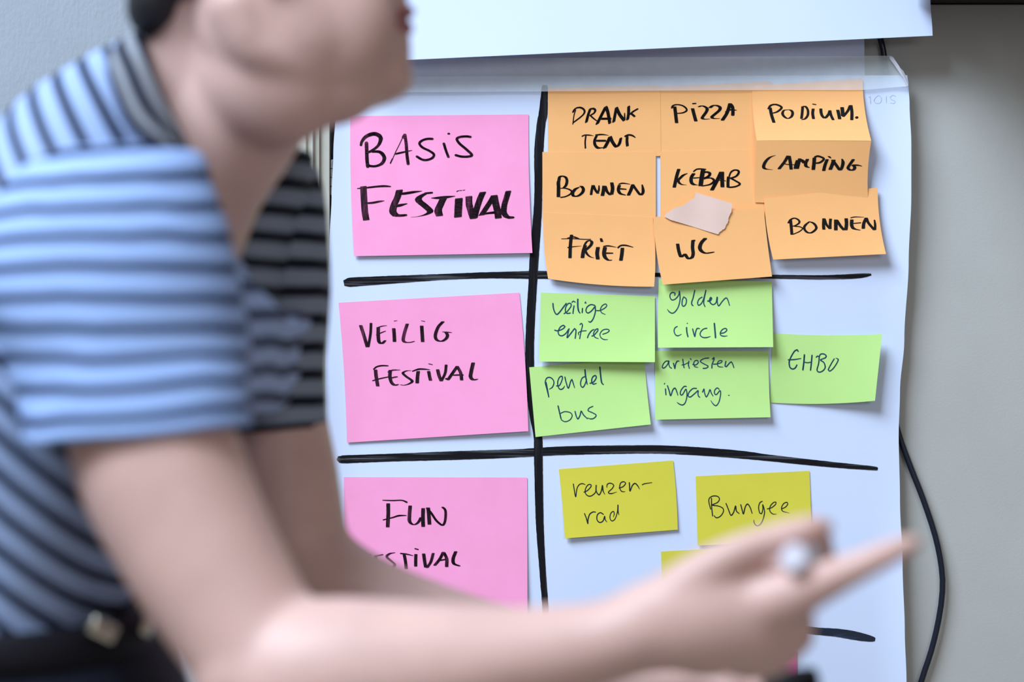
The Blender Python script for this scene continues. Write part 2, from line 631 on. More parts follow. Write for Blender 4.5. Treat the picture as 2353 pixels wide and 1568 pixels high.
PK = 'large pink notes down the left column'
OR = 'orange notes in the top field'
GR = 'green notes in the middle field'
YE = 'yellow notes in the lower field'
A_ = (780, 240, 0.22956)
note('pink_note', [(804.8, 266.9), (1214.6, 263), (1223.5, 581.6), (813.7, 589)], M_pink, 0.9, (0, 0, 3, 2.5),
     'large pink sticky note reading BASIS FESTIVAL, topmost in the left column', PK, bow=(0, -3, 0, -3), wm=M_inkp, words=[
    (*A_, 0, '''8,28:270,385 272,450 275,550 283,622; 8,24:215,408,.8 225,370,.95 262,325,1.2 320,298,1.5 370,298,1.5 408,325,1.4 410,365,1.2 380,420,.9 320,465,.9 290,478,.9
8,22:330,472 400,475,1.2 440,510,1.3 448,550,1.25 420,595,1.1 360,618 300,615 285,600
8,24:655,305 668,400 675,500 687,595; 6,24:650,308 638,330; 0,8:630,335 600,400 560,480 530,550; 0,14:530,545 510,588; 8,16:565,495 640,478 725,460,.3
4,22:930,345 880,345 830,360 800,390 830,430 900,465 945,500 930,535 880,555 830,553 775,522
6,22:1045,393 1065,460 1090,525; 4,18:1090,293 1098,293; 6,22:1310,325 1270,320 1210,325 1175,345 1200,390 1270,450 1325,505 1290,522 1220,522 1165,508'''),
    (*A_, -6, '''54,12:240,825 243,900 248,990 255,1080 268,1155; 4,16:180,842,.5 260,835 380,822,1.2 450,818,1.2 510,822,.7; 4,18:250,990,.7 330,985,1.1 400,972 450,965,.2
56,14:600,862 580,930 545,1010,1.05 535,1075,1.05 565,1112; 8,20:590,895,.9 650,892,1.2 740,878,1.1 825,868,.2; 6,22:540,1025,.5 600,1012,1.2 675,994,.4; 6,24:560,1112 620,1112 668,1108,.8
50,14:925,886,.3 870,890,.7 800,930 795,965,1.1 860,1020,1.1 908,1070 870,1100,.7 800,1120,.3 718,1130,.15; 6,18:925,884 860,890
4,18:920,938,.3 980,936,1.2 1050,930,1.4 1100,925 1155,918,.3; 60,14:1040,940 1012,1000 988,1060,1.05 1000,1112
0,9:1174,872 1190,864; 0,6:1198,863 1225,861; 0,6:1235,860 1255,857; 66,12:1195,945 1190,1040 1186,1125
56,12:1295,925 1298,1000 1318,1080 1338,1140; 54,12:1435,882 1405,950 1372,1050 1350,1135
46,12:1545,915 1500,990 1460,1050 1425,1105; 58,12:1548,915 1565,1000 1582,1070 1590,1136; 8,18:1395,1112,.4 1470,1092 1570,1080,1.4
46,14:1690,872 1670,940 1650,1010 1645,1080 1668,1120; 20,24:1665,1120 1700,1132 1735,1132,.8''')])
J_ = (760, 660, 0.22956)
note('pink_note', [(777.9, 696), (1193.4, 672.9), (1213.8, 991.3), (797.4, 1017.7)], M_pink, 0.9, (0, 0, 4, 1),
     'large pink sticky note reading VEILIG FESTIVAL, tilted, middle of the left column', PK, bow=(0, 3, 0, 3), wm=M_inkp, words=[
    (*J_, 0, '''28,8:300,385 330,480 365,598; 20,7:403,362 397,470 375,598; 28,8:475,405 475,480 482,545 510,565 545,535,.7; 0,10:470,405 510,392 560,385,.4; 0,11:455,480,.6 510,455 550,440,.6
28,8:630,415 635,480 638,545; 0,8:635,340,.9 665,336,.5; 26,8:765,370 740,450 725,530 750,553 800,552,.7 835,543,.5; 28,8:910,390 915,470 920,546; 0,8:905,337,.5 940,343,.9
25,9:1122,347 1075,400 1047,480 1060,528 1110,542 1155,515 1168,480 1150,450; 0,10:1118,448,.5 1170,452 1212,455,.4'''),
    (*J_, 0, '''28,8:448,830 455,900 470,990; 4,14:430,822,.8 460,798 510,787 572,788,.8; 0,11:420,937 500,915,1.1 600,895,.9
26,10:595,835 592,900 608,955 640,982 672,975,.6; 0,12:572,850,.8 620,832,1.1 695,830,.3; 0,14:600,912,.8 640,902 668,898,.6
20,10:800,836,.4 760,838,.6 722,860,.9 755,895 815,940 785,968,.8 735,982,.5 700,978,.4; 0,17:818,842,.7 880,822 940,822,.8 992,827,.3; 28,8:875,845 868,900 865,960
24,10:980,845 988,890 998,932; 0,8:980,768 1018,777,.9; 26,10:1070,828 1085,890 1105,938; 20,8:1155,780 1145,860 1110,935
24,10:1265,795 1220,860 1175,925; 6,16:1175,925 1155,918; 22,12:1268,798 1300,860 1310,928; 0,15:1225,882,.7 1275,880 1325,880,.8; 28,10:1425,760 1405,850 1400,900 1425,928 1465,922,.6''')])
P_ = (760, 1080, 0.22956)
note('pink_note', [(790, 1097), (1211.3, 1097.9), (1212, 1419), (791, 1418)], M_pink, 0.9, (0, 0, 4, 2),
     'large pink sticky note reading FUN FESTIVAL, lowest in the left column, partly behind the forearm', PK, wm=M_inkp, words=[
    (*P_, 0, '''30,8:575,340 575,450 570,572; 0,12:520,305,.7 620,308 710,306 760,324,1.6; 0,14:525,502,.8 620,478 680,460,1.2 757,457,.5
28,8:795,362 788,450 790,520 830,550,.8 872,530,.8 905,480; 30,8:925,388 922,480 925,568; 30,8:975,382 982,460 988,545; 14,12:965,384 1010,440 1050,500 1085,535 1120,555 1142,520 1150,450 1145,400 1120,376'''),
    (*P_, 0, '''26,8:330,870 338,1030; 0,12:300,862 400,850; 0,12:300,940 380,930; 26,8:450,860 448,940 470,1010 520,1008; 0,12:440,865 520,850; 0,12:450,935 500,930
18,10:640,830,.5 590,840 560,870 600,910 640,950 610,985 560,990,.5
4,12:700,838 760,845 822,860,.5; 24,8:735,850 748,920 755,990; 24,8:852,848 850,905 850,965; 0,12:843,790 875,798
26,8:930,843 940,920 950,975; 20,10:1025,838 1002,920 965,978; 20,12:1125,828 1090,895 1042,955; 22,12:1132,830 1160,890 1160,968; 0,14:1090,908 1165,895; 22,12:1250,822 1225,890 1232,940 1285,962,.8''')])

B_ = (1220, 180, 0.14347)
note('orange_note', [(1259, 202), (1517, 197), (1519, 358.6), (1259, 364)], M_orange, 1.3, (0, 0, .5, .5),
     'orange sticky note reading DRANK TENT, at the top left of the orange block', OR, wm=M_ink, words=[
    (*B_, -30, '''4,14:715,508 690,590 675,700 670,733; 14,20:675,540 692,505 730,475 790,468 840,492 860,530 842,575 790,625 730,670 675,712,.8
34,18:950,490 915,590 887,700; 16,22:955,492 1000,485 1030,510 1012,555 955,592; 4,22:950,595 1000,640 1055,682,.7
42,22:1195,462 1140,570 1062,725; 34,22:1205,465 1235,560 1262,715; 4,34:1130,648 1272,646
36,18:1368,472 1345,590 1325,695; 34,20:1372,475 1420,580 1490,672; 26,10:1500,558,.5 1500,670
34,18:1565,452 1562,565 1548,658; 12,24:1705,492 1640,530 1592,570; 14,24:1600,560 1658,608'''),
    (*B_, -20, '''2,20:820,928 860,910 930,910 1005,921,.2; 12,14:878,925 868,1020 872,1118; 2,22:1040,908 1140,900 1245,914,.2; 32,16:1048,925 1018,1000 1028,1070 1075,1115 1145,1112,.6; 4,32:1050,1000 1190,1000
46,20:1268,940 1225,1030 1180,1112; 34,22:1275,945 1300,1010 1362,1092 1412,1055 1440,960,.8; 4,26:1508,928 1560,907 1620,915 1668,945,.6; 34,14:1540,935 1537,1010 1545,1082''')])
C_ = (1500, 180, 0.12434)
note('orange_note', [(1513.5, 199.5), (1771, 187.5), (1776, 348), (1519, 356)], M_orange, 1.0, (0, 0, .5, .5),
     'orange sticky note reading PIZZA, top middle of the orange block', OR, wm=M_ink, words=[
    (*C_, 0, '''48,16:405,528 420,650 440,820; 16,20:352,548 365,512 410,490 480,488 560,510 620,560 622,600 570,632 500,645,.9 440,648,.8; 50,16:735,562 765,680 795,788; 8,22:740,468 792,464
44,16:850,526,.7 900,508,.8 955,520,.9 1003,560 988,620 930,700 912,740 960,755,.8 1055,748,.3; 44,18:1060,540 1110,505,.9 1180,502 1242,535 1230,590 1150,660 1090,715 1125,742,.9 1235,742,.3
46,22:1425,472 1400,560 1360,660 1288,770; 40,24:1435,475 1470,520 1480,600 1478,680; 0,24:1345,622 1400,590 1470,580 1545,590,.5''')])
D_ = (1720, 160, 0.15304)
note('orange_note', [(1728, 197), (1982.5, 181), (2002, 323.6), (1739, 323)], M_orange, 2.0, (0, 0, 15, 10),
     'orange sticky note reading PODIUM, top right of the orange block, its lower edge bulging out', OR, bow=(0, -5, 0, -3), wm=M_ink, words=[
    (*D_, 0, '''34,16:325,578 345,680 380,790; 14,22:300,585 330,540 390,523 450,535 497,567 470,605 420,638,.9 370,652,.7; 30,12:590,602,.6 530,612,.8 510,660 535,705 590,735,.8 645,705 662,650 640,612 602,600,.5
28,14:812,560 805,650 795,732; 24,14:800,560,.7 850,552 888,600 890,680 850,738 800,752,.6; 32,14:970,592 963,660 975,735; 4,14:965,518 1010,525
30,16:1085,592 1090,650 1110,700 1150,725 1200,670 1220,620; 30,14:1222,618 1240,690 1270,752; 38,14:1340,610 1352,660 1368,738; 40,18:1405,572 1412,640 1415,690; 24,20:1425,700 1490,620 1523,545; 34,14:1538,540 1552,640 1550,752; 12,34:1622,720 1628,718''')])
G_ = (1720, 300, 0.1626)
note('orange_note', [(1737.8, 323.3), (2002, 324.3), (1996, 471), (1734.6, 465.5)], M_orange, 2.6, (9.6, 14.6, 2.2, 0.6),
     'orange sticky note reading CAMPING, shaded, folding back under the PODIUM note', OR, bow=(0, -5, 0, -1), wm=M_ink, pw=1.2, words=[
    (*G_, 0, '''38,9:380,349,.2 300,380,.8 240,440 212,510 240,543 340,554,.25; 32,14:555,362 510,440 432,540; 34,14:575,365 590,450 602,545; 0,12:500,470 560,480 650,484,.8
34,14:690,425 672,480 660,535; 34,14:722,402 705,470 690,535; 14,36:722,412 760,428 780,448; 34,14:832,408 808,460 812,505 850,522,.7; 38,14:930,390 925,460 915,550; 8,24:940,375 980,362 1050,385 1062,410 1010,452 950,462,.8
34,14:1110,412 1080,490 1062,565; 4,16:1122,365,.5 1145,374,1.3 1160,385; 38,16:1205,420 1180,490 1155,548; 30,18:1190,422 1240,490 1290,555 1320,520 1335,450 1322,405,.5; 30,16:1480,412 1432,480 1405,530 1442,560 1490,550 1500,512 1465,495,.6; 0,20:1470,490 1540,490 1602,502,.4''')])
E_ = (1230, 330, 0.14347)
note('orange_note', [(1246.3, 349.4), (1507, 348.7), (1507, 505), (1246.5, 511.5)], M_orange, 1.9, (0, 0, .5, .5),
     'orange sticky note reading BONNEN, at the left of the middle orange row', OR, wm=M_ink, words=[
    (*E_, 0, '''42,16:388,560,.7 370,620 372,700 370,850; 26,20:370,590,.8 390,535 440,522,.9 490,545 507,600 490,670 450,712,.8; 6,18:400,715,.6 500,720 580,760,1.3 560,810,1.2 480,850 410,862
34,18:700,700,.5 640,730 600,790 610,838 680,840,.9 750,790 770,730 742,688 715,680,.4; 30,12:920,672 905,740 893,818; 34,14:930,672 960,740 1000,795; 22,10:1020,672,.6 1018,740 1000,795
44,14:1100,682 1090,760 1075,832; 34,16:1120,685 1150,770 1195,818; 42,16:1225,630 1238,720 1222,810; 32,20:1345,672 1330,740 1360,800 1440,825,.5; 6,20:1340,650,.8 1400,635 1515,650,.4; 0,24:1360,725 1455,732,.7
40,16:1560,662 1532,740 1492,825; 32,16:1562,660 1610,730 1680,818 1720,795 1726,740 1712,660,.5''')])
F_ = (1500, 330, 0.13391)
note('orange_note', [(1517, 348), (1778, 342), (1779, 498), (1517.4, 503)], M_orange, 1.7, (0, 0, .6, .6),
     'orange sticky note reading KEBAB, in the centre, with torn tape at its lower edge', OR, wm=M_ink, words=[
    (*F_, 0, '''44,16:445,442 410,560 368,748; 24,22:592,512,.3 520,545 440,622; 28,18:430,602 450,670 500,703,.7 578,710,.2; 4,22:702,478 750,442 820,435 908,442,.8
44,18:700,518 662,580 660,660 700,702 768,712,.3; 0,20:700,592 800,584,.8; 60,18:862,455 840,580 820,722; 24,28:880,492 940,490 980,512 958,560 880,600; 28,18:880,600,.7 1000,592 1052,640 985,700 850,728,.8
50,18:1170,492 1110,620 1015,795; 50,18:1190,492 1190,620 1195,742; 0,20:1100,622 1250,640,.6; 34,18:1297,575 1290,660 1290,735; 18,22:1308,570,.7 1340,492,.8 1400,455 1462,462 1475,500 1430,560 1350,592; 12,24:1330,590 1420,640 1495,692 1430,735 1330,750 1280,742''')])
T_ = (1230, 470, 0.14347)
note('orange_note', [(1248.7, 488.4), (1500.4, 499.4), (1503, 659), (1259.4, 640.7)], M_orange, 2.6, (0, 0, 6.5, 4),
     'orange sticky note reading FRIET, lowest left of the orange block over the marker line', OR, bow=(0, 4, 5, -4), wm=M_ink, words=[
    (*T_, 0, '''38,16:580,492 562,650 555,852; 0,13:420,550,.8 600,548 780,558 890,557,.8; 0,19:515,540,.8 600,520 650,530,1.3 705,548,.5; 0,13:520,690,1.3 620,675 740,665,.3
44,16:798,662 770,750 755,850; 32,18:782,662,.7 820,600,.7 870,575,.7 905,600 890,650 840,702 798,735; 30,12:798,735 830,795 880,838,.7 942,856,.2
46,16:1003,690 990,780 1000,872; 32,18:1052,548,.8 1065,590; 2,18:1095,672 1170,663,1.1 1300,685,.3; 46,18:1115,692 1100,780 1118,848 1170,892,.7 1215,890,.5; 4,24:1120,780 1240,780,.7
6,22:1325,692 1370,658 1450,655 1565,684,.4; 42,16:1395,702 1385,800 1370,892''')])
V_ = (1740, 420, 0.15304)
note('orange_note', [(1755.8, 456), (2016.8, 431.4), (2036, 584), (1776.7, 596.8)], M_orange, 5.4, (0, 0, 9, 5),
     'orange sticky note reading BONNEN, at the right end, bottom corner lifting off the sheet', OR, bow=(0, -5, 0, -4), wm=M_ink, words=[
    (*V_, 0, '''32,14:500,560 510,660 520,775; 16,16:468,602 500,555 560,532 620,560 632,600 580,640,.9 520,655,.7; 4,15:560,655 640,662 680,690 630,735 545,772
24,16:782,585,.6 720,640 705,690 750,745 815,750 882,695 880,650 840,605 785,585,.6; 38,10:1000,540 995,630 1000,700; 30,12:1010,550 1040,630 1090,690; 34,10:1100,545 1095,620 1095,690
44,12:1180,560 1180,640 1180,710; 36,14:1195,565 1250,650 1300,708; 42,12:1335,540 1340,620 1330,708; 40,14:1420,560 1418,640 1450,690 1540,712,.5; 2,14:1405,527 1470,514 1600,518,.4; 0,15:1440,612 1555,602
38,14:1635,532 1600,610 1592,685; 30,16:1640,535 1670,605 1755,705; 30,10:1760,560,.6 1770,630,.9 1768,705''')])
I_ = (1490, 470, 0.14347)
wc = note('orange_note', [(1501.5, 499.4), (1754.7, 476.5), (1774, 635.7), (1523, 654.4)], M_orange, 6.6, (0, 0, 5, 4.5),
          'orange sticky note reading WC, lowest middle, held by the piece of torn tape', OR, bow=(0, -1, 0, -4), wm=M_ink, words=[
    (*I_, 0, '''36,20:468,638 485,740 518,835 560,815,.9 585,798 620,850 648,868 700,845 716,780 706,690 712,582; 4,26:700,582 738,578; 40,22:908,548 850,610 822,690 850,748 910,780,.8 980,775,.7 1045,762,.5''')])

K_ = (1220, 660, 0.14347)
note('green_note', [(1216, 844.5), (1480.4, 822.6), (1495.4, 975.8), (1230.6, 1004.7)], M_green, 1.0, (0, 0, 7, 1.5),
     'lime green sticky note reading pendel bus, leftmost of the lower green row', GR, bow=(0, -1, 0, 0), wm=M_blue, words=[
    (1200, 820, 0.15304, 0, '''0,17:398,605 368,480 345,385 368,322 420,312 465,350 475,400 450,460 405,488,.5; 0,17:358,385 378,490 398,600
0,17:515,438 560,430 600,340 598,295 560,308 532,380 542,460 575,492 615,475 637,440,.5; 0,18:640,305 660,390 692,472 728,365 745,342 765,400 785,465,.7
0,17:938,300 900,320 875,390 885,445 915,458 948,400 965,340; 0,22:942,198 952,300 975,415,.7; 0,19:1018,400 1070,380 1112,315 1095,282 1055,310 1042,370 1065,412 1112,400,.7; 0,22:1166,158 1178,290 1193,390 1218,418,.7'''),
    (1200, 820, 0.15304, 0, '''0,20:538,740 558,830 582,930; 0,15:578,850 640,825 720,840 750,885 720,945 660,975 620,970 585,945; 0,18:793,822 810,890 835,935 868,880 885,818 920,875 978,932,.8; 0,16:1060,746 1005,772 988,810 1050,840 1110,878 1080,922 1030,935 980,920,.6''')])
note('green_note', [(1243, 672.6), (1504.8, 681), (1504.8, 832.6), (1238.4, 831.4)], M_green, 2.2, (0, 0, 10, 5),
     'lime green sticky note reading veilige entree, creased, leftmost of the upper green row', GR, wm=M_blue, words=[
    (*K_, 0, '''0,21:352,262 360,340 385,410 415,438 460,400 520,320 565,262; 0,18:530,425 580,390 640,310 640,265 600,262 562,310 550,380 572,420 630,416; 0,19:690,300 678,370 672,422; 0,17:657,243 682,224 708,240
0,24:750,195 750,300 762,380 785,416,.7; 0,20:825,342 820,408; 0,15:864,255 874,236 882,258; 0,19:1020,292 960,280 900,318 880,380 912,415 970,380 1030,305; 0,20:1028,305 1030,400 995,510 950,562 920,546,.6
0,16:1050,376 1110,374 1190,330 1215,290 1190,270 1140,300 1112,360 1132,410 1190,438,.6'''),
    (*K_, 0, '''0,19:380,690 430,700 510,670 545,630 522,612 470,640 436,710 450,765 500,780 560,740 600,680; 0,20:610,668 592,740 580,810 640,740 700,665 720,685 716,760 708,820
0,18:785,600 805,580 825,610 800,720 780,826; 0,15:765,765 758,735 800,708 885,698; 0,20:905,810 925,760 970,700 1010,678,.8; 0,18:975,785 1010,770 1070,700 1073,670 1040,678 1002,740 1022,800 1080,826,.6; 0,16:1150,755 1220,730 1255,695 1220,674 1150,690 1105,750 1120,808 1170,840 1230,840,.5''')])
note('green_note', [(1776, 766), (2027, 768), (2010.6, 921.4), (1768.6, 925.5)], M_green, 1.1, (0, 0, 0, 0),
     'lime green sticky note reading EHBO, alone at the right with its side curling out', GR, curl=13, bow=(4, 0, 5, 0), wm=M_blue, words=[
    (1740, 740, 0.15304, 0, '''0,20:614,442 600,420 560,440 510,520 480,600 490,680 530,708 570,692 595,648; 0,18:467,570 560,565 655,550,.7
0,22:708,495 700,600 685,720; 0,20:822,502 812,620 800,725; 0,16:705,605 760,613 815,602; 0,18:885,530 905,512 928,520 922,620 897,725 935,755 990,730 1020,680 1000,610 950,572 1020,540 1035,510 1000,482 950,485 932,520; 0,17:1155,555 1110,630 1065,720 1085,740 1140,700 1200,610 1215,560 1180,545,.5''')])
N_ = (1490, 780, 0.14347)
note('green_note', [(1505, 806.3), (1765.5, 808), (1770.5, 959.3), (1505.5, 965)], M_green, 1.6, (0, 0, 6, 4),
     'lime green sticky note reading artiesten ingang, middle of the lower green row', GR, bow=(0, -1, 0, 0), wm=M_blue, words=[
    (*N_, 0, '''0,17:325,350 280,350 235,400 222,450 252,460 300,410 328,348 325,400 345,450 370,463; 0,20:400,385 415,440 422,468 435,400 460,352 492,350,.6
0,18:550,320 560,400 570,455; 0,14:535,412 580,402 640,372; 0,18:648,352 640,410 655,465; 0,17:672,310 682,325; 0,17:710,402 760,410 800,370 790,342 750,342 725,380 738,435 792,450,.6
0,17:965,300 890,310 830,350 880,390 955,430 930,460 875,466; 0,19:1025,318 1050,294 1052,320 1020,400 1015,460; 0,16:1040,398 1100,395 1170,370 1180,347 1140,342 1105,380 1120,435 1195,445,.6; 0,19:1240,355 1226,430 1245,440 1290,390 1325,362 1350,400 1368,455,.8'''),
    (*N_, 0, '''0,19:272,795 280,888; 0,14:252,718 262,704; 0,20:305,745 330,820 355,902 390,812 425,782 450,830 470,895,.7; 0,18:606,757 572,755 520,820 510,880 542,890 592,805 603,800 617,870 608,960 580,1030 540,1053 490,1035 458,1010,.5
0,18:770,787 710,790 650,850 635,908 670,925 740,870 795,822 792,870 800,910 820,928; 0,18:865,845 890,797 896,850 925,922 960,870 985,807 1005,860 1035,910,.7; 0,17:1130,800 1100,778 1060,820 1060,872 1090,885 1145,822 1155,880 1130,1000 1085,1063 1040,1040 997,980,.5; 0,13:1280,897 1295,897''')])
Mg = (1490, 630, 0.14347)
note('green_note', [(1514, 641.5), (1773.4, 647.2), (1776.7, 798), (1512, 799.3)], M_green, 3.2, (0, 0, 9, 9),
     'lime green sticky note reading golden circle, middle of the upper green row', GR, bow=(0, 0, 0, -1), wm=M_blue, words=[
    (*Mg, 0, '''0,18:420,340 425,308 385,294 350,320 345,370 375,415 430,400 485,335 496,275 506,400 480,520 430,600 380,628 330,602 303,565,.5; 0,18:565,365 542,420 540,500 570,515 603,470 605,400 570,370
0,20:742,262 715,380 692,450 695,490 712,505; 0,18:858,370 810,402 787,460 800,500 840,480 882,400 920,262 892,400 885,470 905,520; 0,22:950,432 990,428 1012,390 1000,375 982,400 985,450 1030,490,.8 1080,460,.8 1100,372; 0,18:1105,374 1102,450 1125,510 1180,440 1240,382 1270,412 1298,503,.8'''),
    (*Mg, 0, '''0,18:460,840 425,862 410,910 430,970 470,990 528,965,.5; 0,22:610,857 615,930 632,1003; 0,15:618,790 626,790; 0,20:708,880 725,950 742,1000 755,930 780,872 820,875,.7; 0,18:935,868 880,882 835,930 830,980 870,1015 930,1018 990,1000,.6
0,25:1055,792 1065,900 1074,1018; 0,18:1150,950 1210,940 1255,902 1240,872 1190,885 1150,940 1160,982 1210,996 1265,990,.4''')])

note('yellow_note', [(1284, 1078.7), (1546.6, 1058.7), (1557.2, 1217.8), (1298, 1237.9)], M_yellow, 1.0, (0, 0, 2, 4),
     'mustard yellow sticky note reading reuzen-rad, tilted, leftmost yellow note', YE, bow=(0, 2, 0, 1), wm=M_pen, words=[
    (1260, 1040, 0.15304, 0, '''0,15:375,475 390,570 410,665 430,540 470,480 520,470 553,485,.6; 0,15:535,597 590,570 642,510 640,486 600,485 560,540 555,610 590,650 640,655 700,610 718,560; 0,17:718,495 718,580 760,638 795,580 812,498 822,580 848,630,.5
0,15:877,525,.7 885,480 930,462 980,490 960,540 900,600 940,620 1025,595,.4; 0,15:1062,535 1120,515 1160,465 1130,440 1085,460 1070,530 1100,585 1150,590,.5; 0,17:1215,455 1220,520 1226,580 1260,500 1300,465 1340,500 1368,550,.6; 0,14:1410,487 1440,472 1555,453,.6'''),
    (1260, 1040, 0.15304, 0, '''0,17:543,920 570,990 592,1068 595,1010 620,930 670,895 710,897,.7; 0,16:825,930 780,905 735,940 730,1010 770,1053 820,1030 845,960 852,1010 880,1045,.5; 0,14:975,972,.5 990,920 975,885 935,920 925,990 955,1030 1000,1000 1035,900 1045,792; 0,18:1045,792 1045,880 1058,938,.5''')])
note('yellow_note', [(1519, 1268), (1781, 1254), (1788, 1414), (1524, 1427)], M_yellow, 1.0, (0, 0, 2, 2),
     'mustard yellow sticky note beginning with the letters WA, lower one behind the pointing hand', YE, wm=M_pen, words=[
    (1480, 1240, 0.1913, 0, '''0,10:340,393 355,500 380,548 395,500 408,450 430,520 455,540 490,500 517,353,.7; 0,9:555,500 595,340 608,450; 0,7:568,455 608,450''')])
note('yellow_note', [(1598.4, 1094.9), (1860, 1082.6), (1866, 1243), (1603.7, 1254.4)], M_yellow, 1.0, (0, 0, 2, 2),
     'mustard yellow sticky note reading Bungee, upper one behind the pointing hand', YE, wm=M_pen, words=[
    (1580, 1060, 0.15304, 0, '''0,16:358,560 360,680 375,825; 0,15:345,720 320,620 325,560 380,525 450,530 478,570 450,620 370,660 460,675 530,710 535,765 490,830 430,852 400,822; 0,17:577,638 610,720 650,813 690,770 720,675 732,750 775,788,.7
0,17:798,655 820,740 838,793 865,690 900,645 940,700 968,785,.8; 0,15:1120,605 1085,625 1065,700 1085,785 1110,790 1130,720 1128,655 1155,760 1130,880 1085,955 1035,970 1000,930 995,885,.5; 0,14:1195,718 1260,700 1320,650 1325,617 1290,622 1240,680 1235,750 1280,795 1335,795,.4; 0,14:1410,718 1470,690 1505,642 1495,620 1450,632 1412,690 1425,750 1525,780,.4''')])
note('magenta_note', [(1500, 1500), (1831, 1497), (1833, 1730), (1503, 1735)], M_hot, 1.0, (0, 0, 2, 2),
     'hot magenta sticky note at the bottom edge below the pointing hand', None, wm=M_inkp, words=[
    (1580, 1400, 0.2125, 0, '''0,9:398,655 402,752; 0,20:488,650 490,700 498,748; 0,9:510,666 610,662''')])

# ------------------------------------------------------------------ tapes
def tape_off(x, y, u, v):
    return sheet_off(x, y) + 0.0034 + 0.0003 * math.sin(x * 0.02) + max(0, (x - 2040) / 45) ** 2 * 0.004


tape = panel('masking_tape_strip', [(100, 786), (220, 786)], [(127, 2048), (140, 2058), (172, 2080), (198, 2088), (213, 2089)],
             lambda u: 136 - 8 * u - max(0, u - 0.93) * 0, lambda u: 213.5 - 6.5 * min(1, u * 1.4) - 0.0 + (-9 * max(0, (u - 0.92) / 0.08)),
             tape_off, M_tape, 80, 8, thick=0)
tag(tape, 'long translucent masking tape strip holding the sheet and the orange notes along the top', 'tape')
# folded over corner of the tape
fc = [(1.0, 0.0)]
crn = [(2044, 128), (2052, 131), (2066, 152), (2080, 174), (2087, 196), (2083, 199), (2074, 178), (2058, 154), (2044, 134)]
vs = [at(x, y, D - sheet_off(x, y) - 0.0075 - 0.0010 * (i % 3)) for i, (x, y) in enumerate(crn)]
o = obj('folded_corner', vs, [list(range(len(vs)))], M_fold, tape)
o['label'] = 'opaque folded corner of the tape'
o.modifiers.new('t', 'SOLIDIFY').thickness = 0.0001

tp = [(740, 835), (800, 860), (960, 905), (1190, 975), (1290, 1005), (1365, 1035), (1357, 1110), (1345, 1180), (1318, 1240), (1290, 1340), (1262, 1400), (1230, 1460),
      (1160, 1510), (1135, 1540), (1115, 1560), (950, 1510), (500, 1370), (300, 1310), (190, 1250), (230, 1195), (300, 1155), (370, 1110), (470, 1080), (560, 1040), (640, 975),
      (700, 940), (710, 930), (722, 880)]
pts = []
for i, (x, y) in enumerate(tp):
    x2, y2 = tp[(i + 1) % len(tp)]
    rag = i in (5, 6, 7, 8, 9, 10, 11, 12, 13, 18, 19, 20, 21, 22, 23, 24)
    n = 5 if rag else 2
    for k in range(n):
        t = k / n
        j = random.uniform(-6, 6) if rag and k else 0
        pts.append((1500 + (x + (x2 - x) * t + j) * 0.13391, 330 + (y + (y2 - y) * t + j * 0.7) * 0.13391))
cx = sum(p[0] for p in pts) / len(pts)
cy = sum(p[1] for p in pts) / len(pts)


def torn_off(x, y):
    return sheet_off(x, y) + 0.0078 + 0.0006 * math.sin((x - 1520) * 0.06) + max(0, (x - 1665) / 25) ** 2 * 0.0016


vs, fs = [], []
nr = 6
for r in range(nr + 1):
    k = r / nr
    for (x, y) in pts:
        X, Y = cx + (x - cx) * k, cy + (y - cy) * k
        vs.append(at(X, Y, D - torn_off(X, Y)))
n = len(pts)
for r in range(nr):
    for i in range(n):
        a, b = r * n + i, r * n + (i + 1) % n
        fs.append((a, a + n, b + n, b) if r else (0, a + n, b + n))
o = sheet_mesh('torn_masking_tape', vs, fs, M_torn, None, 0.0001)
tag(o, 'torn pale beige piece of masking tape stuck between KEBAB and WC notes', 'tape')

# ------------------------------------------------------------------ cable
cp = [(1988, -60), (2004, 20), (2024, 92), (2034, 150), (2042, 300), (2036, 520), (2032, 760), (2044, 900), (2064, 993), (2091, 1070), (2121, 1147), (2149, 1232), (2163.5, 1305), (2165.5, 1360),
      (2157, 1424), (2140, 1496), (2116, 1570), (2080, 1700), (2050, 1900), (2045, 2300), (2060, 2900), (2070, 3400), (2072, YFL - 12)]
bm = bmesh.new()
pts = [(*(at(x, y, D + 0.009)), 0.0034) for x, y in cp]
tube(bm, pts, n=12, step=0.012, round_ends=False)
o = bobj('cable', bm, M_cable, None, True)
tag(o, 'black cable hanging behind the flip chart sheet and bowing out at right', 'cable')

at0, ball0 = at, ball


def PD(d):
    """depth used while sketching the figure -> distance from the lens"""
    return d + 0.5


def at(px, py, d):
    return at0(px, py, PD(d))


def rk(dn):
    return (dn / D) / ((dn - 0.5) / 1.6)


def ball(bm, c, r, rot=None, seg=24):
    k = rk(c[1] + D)
    ball0(bm, c, [q * k for q in r], rot, seg)


# ------------------------------------------------------------------ the man in the striped polo
def skin_mat():
    return mat('skin', (0.60, 0.375, 0.32), 0.5, 0.36, var=0.06, vscale=18, sss=0.15)


